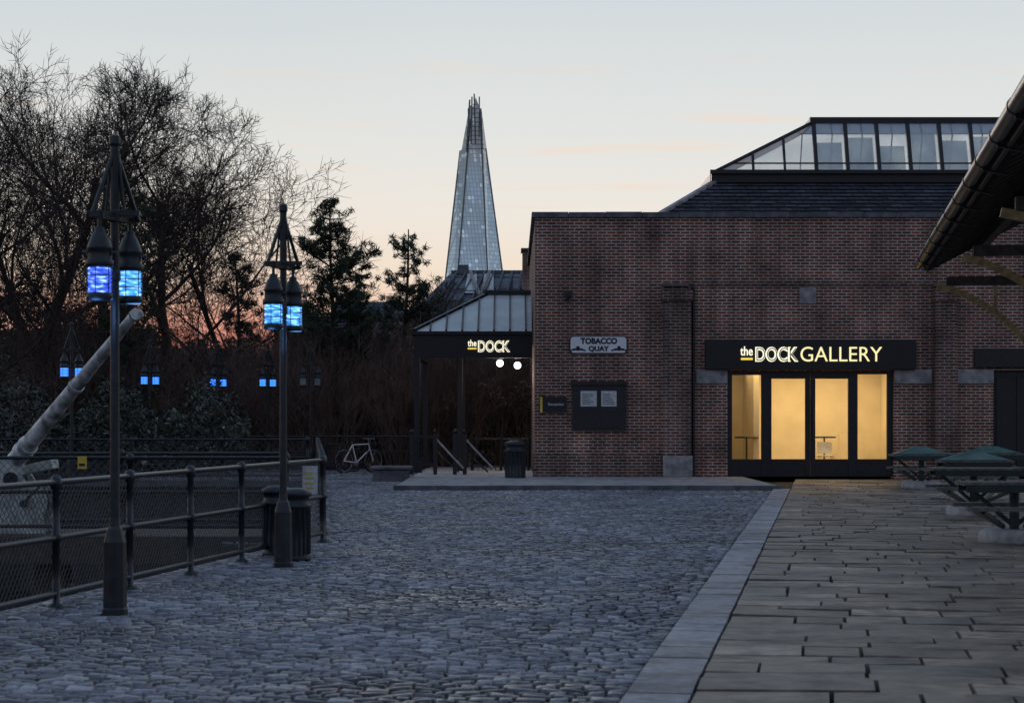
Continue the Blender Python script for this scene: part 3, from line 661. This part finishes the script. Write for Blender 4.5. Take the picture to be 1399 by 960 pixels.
# ------------------------------------------------------------ picnic tables
def table(x,y,rot=0.0,cover=False):
    c=MB(); R=Matrix.Rotation(rot,3,'Z'); P=lambda a,b_,z: Vector((x,y,0))+R@Vector((a,b_,z))
    c.lathe(x,y,[(0,.02),(.40,.02),(.42,.05),(.41,.15),(.36,.19),(0,.19)],24,2)
    c.tube((x,y,.18),(x,y,.70),.06,m=1,n=12)
    for k in range(6): c.obox(P(random.uniform(-.01,.01),-.32+k*.128,.735),1.3,.116,.04,R,0)
    c.obox(P(0,-.38,.68),1.22,.03,.09,R,1); c.obox(P(0,.38,.68),1.22,.03,.09,R,1)
    for sx in (-.45,.45):
        c.beam(P(sx,-.36,.70),P(sx,.36,.70),.05,.04,1); c.beam(P(0,0,.22),P(sx*1.2,-.0,.69),.05,.05,1)
        for sy in (-1,1): c.beam(P(sx*.3,sy*.05,.22),P(sx,sy*.66,.42),.045,.045,1)
    for sy in (-1,1):
        for k in (-.065,.065): c.obox(P(0,sy*.72+k,.455),1.3,.12,.045,R,0)
    if cover:
        vs=[P(-.6,-.33,.765),P(.6,-.33,.765),P(.6,.33,.765),P(-.6,.33,.765),P(-.1,0,.93),P(.15,0,.9)]
        c.add(vs,[(0,1,5,4),(1,2,5),(2,3,4,5),(3,0,4)],3,False)
    return c.build('picnic_table',['tabletop','tableiron','concrete','green'])
sr=-math.atan2(D[0],D[1])
table(7.05,31.3,sr*.6); table(5.98,24.4,sr*.6); table(8.65,43.3,sr*.5,True); table(10.4,44.5,sr*.5,True); table(8.35,37.0,sr*.5,True); table(9.0,30.5,sr*.5)
# ------------------------------------------------------------ the glass skyscraper
SY=1900.0; sx_=lambda p:fx(p,SY); sz_=lambda p:fz(p,SY)
def towermat():
    m,nt,b=newmat('tower_glass')
    tc=N(nt,'ShaderNodeTexCoord'); sp=N(nt,'ShaderNodeSeparateXYZ'); nt.links.new(tc.outputs['Object'],sp.inputs[0])
    ad=N(nt,'ShaderNodeMath',operation='ADD'); nt.links.new(sp.outputs[0],ad.inputs[0]); nt.links.new(sp.outputs[1],ad.inputs[1])
    cb=N(nt,'ShaderNodeCombineXYZ'); nt.links.new(ad.outputs[0],cb.inputs[0]); nt.links.new(sp.outputs[2],cb.inputs[1])
    bt=N(nt,'ShaderNodeTexBrick'); bt.offset=0; nt.links.new(cb.outputs[0],bt.inputs['Vector']); bt.inputs['Scale'].default_value=1
    bt.inputs['Brick Width'].default_value=3.0; bt.inputs['Row Height'].default_value=3.9; bt.inputs['Mortar Size'].default_value=.45
    bt.inputs['Color1'].default_value=(.50,.66,.76,1); bt.inputs['Color2'].default_value=(.38,.53,.64,1); bt.inputs['Mortar'].default_value=(.17,.25,.32,1); bt.inputs['Mortar Smooth'].default_value=.6
    nz=N(nt,'ShaderNodeTexNoise'); nz.inputs['Scale'].default_value=.03; nz.inputs['Detail'].default_value=3; nt.links.new(tc.outputs['Object'],nz.inputs['Vector'])
    vm=N(nt,'ShaderNodeVectorMath',operation='SCALE'); nt.links.new(bt.outputs[0],vm.inputs[0]); nt.links.new(maprange(nt,nz.outputs[0],.35,.65,.75,1.15),vm.inputs['Scale'])
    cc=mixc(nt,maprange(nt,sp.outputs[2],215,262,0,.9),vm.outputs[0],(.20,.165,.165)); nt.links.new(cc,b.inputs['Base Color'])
    b.inputs['Roughness'].default_value=.25; b.inputs['Metallic'].default_value=.5
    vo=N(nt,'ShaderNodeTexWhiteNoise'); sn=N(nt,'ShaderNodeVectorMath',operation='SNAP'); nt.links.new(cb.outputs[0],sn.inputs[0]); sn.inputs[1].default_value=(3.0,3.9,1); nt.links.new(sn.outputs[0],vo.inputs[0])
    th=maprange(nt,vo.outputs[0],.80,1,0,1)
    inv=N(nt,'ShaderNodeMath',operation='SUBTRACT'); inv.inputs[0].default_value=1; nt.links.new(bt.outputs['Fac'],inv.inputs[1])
    m3=N(nt,'ShaderNodeMath',operation='MULTIPLY_ADD'); nt.links.new(mul(nt,th,inv.outputs[0]),m3.inputs[0]); m3.inputs[1].default_value=.22; m3.inputs[2].default_value=.11  # even base emission stands in for haze; random lit windows on top
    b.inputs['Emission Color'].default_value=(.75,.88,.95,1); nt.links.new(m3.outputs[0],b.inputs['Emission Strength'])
    return m
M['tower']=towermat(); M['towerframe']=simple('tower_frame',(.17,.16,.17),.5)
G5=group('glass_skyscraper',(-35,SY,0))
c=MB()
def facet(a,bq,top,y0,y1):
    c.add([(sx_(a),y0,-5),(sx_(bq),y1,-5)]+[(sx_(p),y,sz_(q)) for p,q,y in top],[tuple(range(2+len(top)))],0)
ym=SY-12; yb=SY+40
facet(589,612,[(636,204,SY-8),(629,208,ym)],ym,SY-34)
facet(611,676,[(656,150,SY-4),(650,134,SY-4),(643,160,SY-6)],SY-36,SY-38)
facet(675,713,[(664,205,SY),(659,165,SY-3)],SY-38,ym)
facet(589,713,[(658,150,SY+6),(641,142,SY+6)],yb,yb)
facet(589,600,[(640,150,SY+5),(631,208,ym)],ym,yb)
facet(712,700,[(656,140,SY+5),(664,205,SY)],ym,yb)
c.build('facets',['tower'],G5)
c=MB()
for (a,b0,t0,t1) in ((638,210,642,138),(644,200,645,134),(650,200,648,130),(655,190,655,134),(659,205,657,150),(641,190,640,150)):
    c.beam((sx_(a),SY-14,sz_(b0)),(sx_(t0),SY-6,sz_(t1)),1.2,1.2)
for k in range(11):
    py=206-k*6; hw=(py-118)*.145; c.beam((sx_(649.5-hw),SY-14,sz_(py)),(sx_(649.5+hw),SY-14,sz_(py)),.6,.6)
for p0,p1 in (((611,572),(643,165)),((676,572),(656,155)),((589,572),(629,208)),((713,572),(664,205))):
    c.beam((sx_(p0[0]),SY-39,sz_(p0[1])),(sx_(p1[0]),SY-10,sz_(p1[1])),1.0,1.0)
c.build('spire_frame',['towerframe'],G5)
# ------------------------------------------------------------ background buildings
BY=112; bx=lambda p:fx(p,BY); bz=lambda p:fz(p,BY)
Gb=group('warehouse_building',(bx(670),BY+5,0))
c=MB(); c.box(bx(570),bx(760),BY,BY+12,0,bz(428),0); c.build('walls',['brick'],Gb)
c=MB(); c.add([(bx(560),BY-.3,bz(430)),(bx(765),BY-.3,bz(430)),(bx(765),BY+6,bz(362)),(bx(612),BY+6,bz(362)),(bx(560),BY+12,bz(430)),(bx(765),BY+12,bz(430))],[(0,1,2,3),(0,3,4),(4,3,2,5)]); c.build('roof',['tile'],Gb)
c=MB()
def rp(px,t,o=0): 
    return (bx(px),BY-.3+6.3*t-o,bz(430)+(bz(362)-bz(430))*t+o)
for k in range(8): c.beam(rp(585+k*17,.0,.08),rp(622+k*13,1,.08),.10,.14,0)
c.beam(rp(590,.5,.1),rp(760,.5,.1),.1,.12,0)
for a in (636,660): c.add([rp(a-3,.45,.12),rp(a+14,.45,.12),rp(a+13,.92,.12),rp(a,.92,.12)],[(0,1,2,3)],1)
c.beam(rp(640,.9,.3),rp(655,.3,.3),.16,.16,2); c.beam(rp(668,.9,.3),rp(655,.3,.3),.16,.16,2)
c.box(bx(622),bx(637),BY+5.6,BY+6.4,bz(365),bz(351),0); c.beam((bx(612),BY+6,bz(361)),(bx(762),BY+6,bz(361)),.3,.2,0)
c.build('skylights',['coping','frost2','stone'],Gb)
c=MB(); c.box(bx(714),bx(733),BY+2,BY+4,bz(420),bz(338),0); c.box(bx(712),bx(735),BY+1.8,BY+4.2,bz(338),bz(335),1)
c.build('chimney',['brick','coping'],Gb)
c=MB(); yy=230; 
for a,b_,t in ((380,470,432),(455,548,412),(540,600,422),(-80,120,450),(120,300,475)): c.box(fx(a,yy),fx(b_,yy),yy,yy+20,0,fz(t,yy),0); yy+=8
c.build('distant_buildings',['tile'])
# ------------------------------------------------------------ trees
def tubes_np(segs,n):
    P=np.array(segs); p0=P[:,0:3];p1=P[:,3:6];r0=P[:,6];r1=P[:,7]
    d=p1-p0; d/=np.maximum(np.linalg.norm(d,axis=1,keepdims=True),1e-6)
    ref=np.where(np.abs(d[:,2:3])>.9,np.array([[1.,0,0]]),np.array([[0,0,1.]]))
    a=np.cross(d,ref); a/=np.linalg.norm(a,axis=1,keepdims=True); b_=np.cross(d,a)
    V=np.zeros((len(P),2*n,3))
    for i in range(n):
        t=2*math.pi*i/n; o=a*math.cos(t)+b_*math.sin(t)
        V[:,i]=p0+o*r0[:,None]; V[:,i+n]=p1+o*r1[:,None]
    Fs=np.array([(i,(i+1)%n,n+(i+1)%n,n+i) for i in range(n)])
    Fs=(Fs[None]+np.arange(len(P))[:,None,None]*2*n).reshape(-1,4)
    return V.reshape(-1,3),Fs
def bare_tree(name,loc,H,seed,spread=1.0,lv=(9,7,6,5,4),trunkr=.22,lean=0,fork=.16):
    R=random.Random(seed); big=[];small=[]
    def grow(p,d,L,r,level):
        k=(7,6,5,4,3,2)[level]; seg=L/k; pts=[(p,r)]
        up=(.03,.07,.05,.04,.03,.03)[level]; j=(.09,.11,.12,.13,.12,.10)[level]
        for i in range(k):
            d=(d+Vector((R.gauss(0,j),R.gauss(0,j),R.gauss(0,j*.6)+up))).normalized()
            q=p+d*seg; r2=r*(1-.65*(i+1)/k) if level else r*(1-.6*(i+1)/k)
            ra=pts[-1][1]; (big if r2>.02 else small).append((*p,*q,ra,r2)); p=q; pts.append((q,r2,d.copy()))
        if level>=5: return
        nc=lv[level]; az0=R.uniform(0,6.28)
        for i in range(nc):
            t=(fork+(1-fork)*(i+R.random())/nc) if level==0 else (.15+.85*(i+R.random()*.9)/nc)
            idx=max(1,min(k,int(t*k+.999))); a,b0=pts[idx-1],pts[idx]; f=t*k-(idx-1); q=a[0].lerp(b0[0],min(1,max(0,f)))
            dd=b0[2]; az=az0+i*2.4+R.uniform(-.5,.5); an=R.uniform(.5,.95) if level==0 else R.uniform(.35,.8)
            o=dd.orthogonal().normalized(); o.rotate(Matrix.Rotation(az,3,dd)); nd=(dd*math.cos(an)+o*math.sin(an)*spread).normalized()
            if level==0: nd.z=max(nd.z,.3)
            ll=L*R.uniform(.5,.72)*(1.12-.5*t) if level==0 else L*R.uniform(.5,.78)*(1.15-.55*t)
            grow(q,nd.normalized(),max(ll,.2),max(b0[1]*R.uniform(.42,.65),.0100),level+1)
    grow(Vector(loc)+Vector((0,0,-.1)),Vector((lean,0,1)).normalized(),H*.74,trunkr,0)
    V1,F1=tubes_np(big,7); V2,F2=tubes_np(small,3)
    V=np.vstack([V1,V2]); zmax=V[:,2].max(); s_=H/zmax; V=(V-np.array(loc))*s_+np.array(loc)
    return npmesh(name,V,np.vstack([F1,F2+len(V1)]),['bark'],None,True)
bare_tree('bare_tree',(fx(35,63),63,0),13.5,3,1.2,trunkr=.27,lv=(9,7,6,5,5))
bare_tree('bare_tree',(fx(245,66),66,0),13.0,11,1.3,trunkr=.23,lv=(9,7,6,5,5),lean=.03)
bare_tree('bare_tree',(fx(130,72),72,0),14.6,21,1.1,trunkr=.23)
bare_tree('bare_tree',(fx(335,70),70,0),10.2,5,1.3,trunkr=.16)
bare_tree('bare_tree',(fx(590,84),84,0),7.6,8,.8,lv=(9,6,5,4,3),trunkr=.10)
bare_tree('bare_tree',(fx(540,80),80,0),6.0,18,.9,lv=(9,6,5,4,3),trunkr=.10)
bare_tree('bare_tree',(fx(-70,60),60,0),11.5,31,1.1,trunkr=.22)
def cards(centers,size,rad,per,flat=1.0,elong=1.0,wid=.45):
    n=len(centers)*per; C=np.repeat(np.array(centers),per,axis=0)
    off=rng.normal(0,1,(n,3)); off/=np.linalg.norm(off,axis=1,keepdims=True); off*=(rng.random((n,1))**.5)*rad; off[:,2]*=flat
    C=C+off; a=rng.normal(0,1,(n,3)); a/=np.linalg.norm(a,axis=1,keepdims=True); b_=np.cross(a,rng.normal(0,1,(n,3))); b_/=np.linalg.norm(b_,axis=1,keepdims=True)
    s=size*(.5+rng.random((n,1))); V=np.stack([C-a*s*elong,C+b_*s*wid,C+a*s*elong,C-b_*s*wid],axis=1).reshape(-1,3)
    return V,np.arange(n*4).reshape(-1,4)
def pine(loc,H,w,z0,seed,dens=1.0,per=30):
    R=random.Random(seed); segs=[];cent=[]
    L=Vector(loc); pts=[]
    for i in range(11): t=i/10; pts.append(L+Vector((math.sin(t*4+seed)*.12,0,H*t)))
    for i in range(10): segs.append((*pts[i],*pts[i+1],.12*(1-i/10.5)+.012,.12*(1-(i+1)/10.5)+.012))
    z=z0
    while z<H*.98:
        t=(z-z0)/(H-z0); rad=w*(1-t)**.75*(.75 if t<.12 else 1)*R.uniform(.75,1.25)+.12
        for k in range(R.randint(4,6)):
            if R.random()>dens: continue
            a=R.uniform(0,6.28); rl=rad*R.uniform(.5,1.2); base=L+Vector((math.sin(z/H*4+seed)*.12,0,z)); up=R.uniform(.15,.6)
            tip=base+Vector((math.cos(a)*rl,math.sin(a)*rl,rl*up)); mid=base.lerp(tip,.5)-Vector((0,0,.05))
            segs.append((*base,*mid,.025,.017)); segs.append((*mid,*tip,.017,.006))
            m=max(2,int(rl/.17))
            for q in range(m):
                f=.3+.7*(q+1)/m; b_=base.lerp(tip,f*.92); c0=b_+Vector((R.gauss(0,.13),R.gauss(0,.13),abs(R.gauss(.07,.09)))); cent.append(tuple(c0)); segs.append((*b_,*c0,.009,.005))
        z+=R.uniform(.2,.36)
    V1,F1=tubes_np(segs,4); V2,F2=cards(cent,.11,.13,per,.9,1.0,.12)
    V=np.vstack([V1,V2]);Fq=np.vstack([F1,F2+len(V1)]); mi=np.concatenate([np.zeros(len(F1)),np.ones(len(F2))]); rd=np.concatenate([np.zeros(len(F1)),np.repeat(rng.random(len(cent)),per)*.6+rng.random(len(F2))*.4])
    return npmesh('pine_tree',V,Fq,['bark','needle'],rd,False,mi)
pine((fx(456,62),62,0),8.05,2.1,3.0,1); pine((fx(553,66),66,0),7.6,1.6,2.6,4,.75)
pine((fx(185,60),60,0),8.0,1.2,2.5,9,.5)
pine((fx(322,68),68,0),7.0,1.2,2.0,12,.7); pine((fx(395,72),72,0),6.2,1.0,2.0,15,.6)
# shrubs
cent=[];rnds=[]
def hgt(px):
    pts=[(-120,395),(40,395),(90,430),(200,440),(240,470),(340,482),(390,462),(440,470),(520,455),(600,462),(740,470),(800,470)]
    for (a,ya_),(b_,yb_) in zip(pts[:-1],pts[1:]):
        if a<=px<=b_: return ya_+(yb_-ya_)*(px-a)/(b_-a)
    return 460
for i in range(2500):
    Y=random.uniform(60.5,76); px=random.uniform(-120,760); x=fx(px,Y)
    top=fz(hgt(px)+16*math.sin(px*.045+Y)+14*math.sin(px*.11),Y)
    if Y<64: top*=.62
    z=top*(random.random()**.75)
    if Y>66 and z<top*.35: continue
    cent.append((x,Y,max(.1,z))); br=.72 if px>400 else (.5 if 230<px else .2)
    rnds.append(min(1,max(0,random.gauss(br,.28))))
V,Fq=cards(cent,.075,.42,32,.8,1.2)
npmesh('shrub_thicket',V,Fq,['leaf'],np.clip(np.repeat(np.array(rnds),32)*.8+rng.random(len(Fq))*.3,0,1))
cent=[]
for i in range(420):
    Y=random.uniform(52.5,57); px=random.uniform(-60,330); cent.append((fx(px,Y),Y,random.uniform(.1,2.0+.5*math.sin(px*.05))))
V,Fq=cards(cent,.06,.35,40,.8,1.2); npmesh('evergreen_shrubs',V,Fq,['ever'],rng.random(len(Fq))**1.4)
cent=[]
for i in range(230):
    y=random.uniform(13.5,25.5); xr=uv((y-K[1])/D[1],FV)[0]-.35; x=xr-random.random()**1.5*5
    cent.append((x,y,-2.7+random.random()*(1.9+.5*math.sin(y*1.7))))
V,Fq=cards(cent,.05,.34,45,.9,1.2); npmesh('basin_brambles',V,Fq,['ever'],rng.random(len(Fq))**3*.55)
def twigs(name,n,px0,px1,Y0,Y1,hl,hh,k=26):
    S_=[]
    for i in range(n):
        Y=random.uniform(Y0,Y1); px=random.uniform(px0,px1); x=fx(px,Y); h=random.uniform(hl,hh)*(.72 if 230<px<380 else 1)
        for j in range(k):
            p=Vector((x+random.gauss(0,.12),Y+random.gauss(0,.12),0)); d=Vector((random.gauss(0,.3),random.gauss(0,.3),1)).normalized(); r=.014
            for s_ in range(4):
                q=p+d*h/4; S_.append((*p,*q,r,r*.75)); 
                if s_>0:
                    for _ in range(3):
                        dd=(d+Vector((random.gauss(0,.5),random.gauss(0,.5),random.gauss(0,.2)))).normalized(); S_.append((*q,*(q+dd*h*.2),r*.6,.004))
                p=q;r*=.75;d=(d+Vector((random.gauss(0,.14),random.gauss(0,.14),0))).normalized()
    V,Fq=tubes_np(S_,3); return npmesh(name,V,Fq,['twig'])
twigs('twiggy_bushes',75,405,735,60,66,1.6,4.2)
twigs('twiggy_bushes',55,60,420,60,72,2.6,5.2)
# ------------------------------------------------------------ world, sun, camera
w_=bpy.data.worlds.new('World'); sc.world=w_; w_.use_nodes=True; nt=w_.node_tree; bg=nt.nodes['Background']
tc=N(nt,'ShaderNodeTexCoord'); nm=N(nt,'ShaderNodeVectorMath',operation='NORMALIZE'); nt.links.new(tc.outputs['Generated'],nm.inputs[0])
sp=N(nt,'ShaderNodeSeparateXYZ'); nt.links.new(nm.outputs[0],sp.inputs[0])
def ramp(stops,inp):
    r=N(nt,'ShaderNodeValToRGB'); e=r.color_ramp.elements
    while len(e)<len(stops): e.new(.5)
    for i,(p_,c_) in enumerate(stops): e[i].position=p_; e[i].color=(*c_,1)
    nt.links.new(inp,r.inputs[0]); return r.outputs[0]
west=ramp([(0,(.48,.13,.11)),(.035,(.70,.22,.18)),(.050,(.83,.42,.31)),(.068,(.88,.68,.54)),(.095,(.86,.79,.70)),(.13,(.775,.775,.745)),(.19,(.65,.70,.72)),(.5,(.34,.43,.57)),(1,(.20,.28,.43))],sp.outputs[2])
westr=ramp([(0,(.55,.30,.24)),(.05,(.86,.63,.48)),(.075,(.88,.76,.63)),(.10,(.85,.80,.73)),(.14,(.76,.775,.76)),(.2,(.65,.70,.725)),(.5,(.34,.43,.57)),(1,(.20,.28,.43))],sp.outputs[2])
west=mixc(nt,maprange(nt,sp.outputs[0],-.13,-.03,0,1,'SMOOTHSTEP'),west,westr)
east=ramp([(0,(.23,.24,.32)),(.25,(.26,.31,.43)),(1,(.20,.28,.43))],sp.outputs[2])
col=mixc(nt,maprange(nt,sp.outputs[1],-.4,.85,0,1,'SMOOTHSTEP'),east,west)
mp=N(nt,'ShaderNodeMapping'); mp.inputs['Scale'].default_value=(6,5,95); mp.inputs['Rotation'].default_value=(0,.03,0); mp.inputs['Location'].default_value=(.9,0,.4); nt.links.new(nm.outputs[0],mp.inputs[0])
nz=N(nt,'ShaderNodeTexNoise'); nz.inputs['Scale'].default_value=1.2; nz.inputs['Detail'].default_value=7; nz.inputs['Roughness'].default_value=.6; nt.links.new(mp.outputs[0],nz.inputs['Vector'])
lowf=maprange(nt,sp.outputs[2],.14,.19,.55,.0,'SMOOTHSTEP')
col=mixc(nt,mul(nt,maprange(nt,nz.outputs[0],.53,.72,0,1,'SMOOTHSTEP'),lowf),col,(.92,.70,.54))
sky=N(nt,'ShaderNodeTexSky',sky_type='NISHITA'); sky.sun_disc=False; sky.sun_elevation=math.radians(1.5); sky.sun_rotation=math.radians(-8)
sc_=N(nt,'ShaderNodeVectorMath',operation='SCALE'); sc_.inputs['Scale'].default_value=.0008; nt.links.new(sky.outputs[0],sc_.inputs[0])
ad=N(nt,'ShaderNodeVectorMath',operation='ADD'); nt.links.new(col,ad.inputs[0]); nt.links.new(sc_.outputs[0],ad.inputs[1])
nt.links.new(ad.outputs[0],bg.inputs[0]); bg.inputs[1].default_value=1.0
sl_=bpy.data.lights.new('added_sun','SUN'); sl_.energy=.2; sl_.angle=math.radians(12); sl_.color=(1,.8,.68)  # sun has set; weak warm lamp added, gives the cobbles sheen
so=bpy.data.objects.new('added_sun',sl_); so.rotation_euler=Vector((.14,-1,-.06)).to_track_quat('-Z','Y').to_euler(); sc.collection.objects.link(so)
cam=bpy.data.cameras.new('camera'); co=bpy.data.objects.new('camera',cam); sc.collection.objects.link(co); sc.camera=co
co.location=(0,0,EYE); co.rotation_euler=(math.pi/2,0,0); cam.sensor_width=36; cam.lens=F/1399*36; cam.shift_y=(HY-480)/1399
cam.clip_end=12000; cam.dof.use_dof=True; cam.dof.focus_distance=50; cam.dof.aperture_fstop=5.6
sc.view_settings.view_transform='Standard'; sc.view_settings.look='None'; sc.view_settings.exposure=0
print('faces',sum(len(o.data.polygons) for o in bpy.data.objects if o.type=='MESH'))
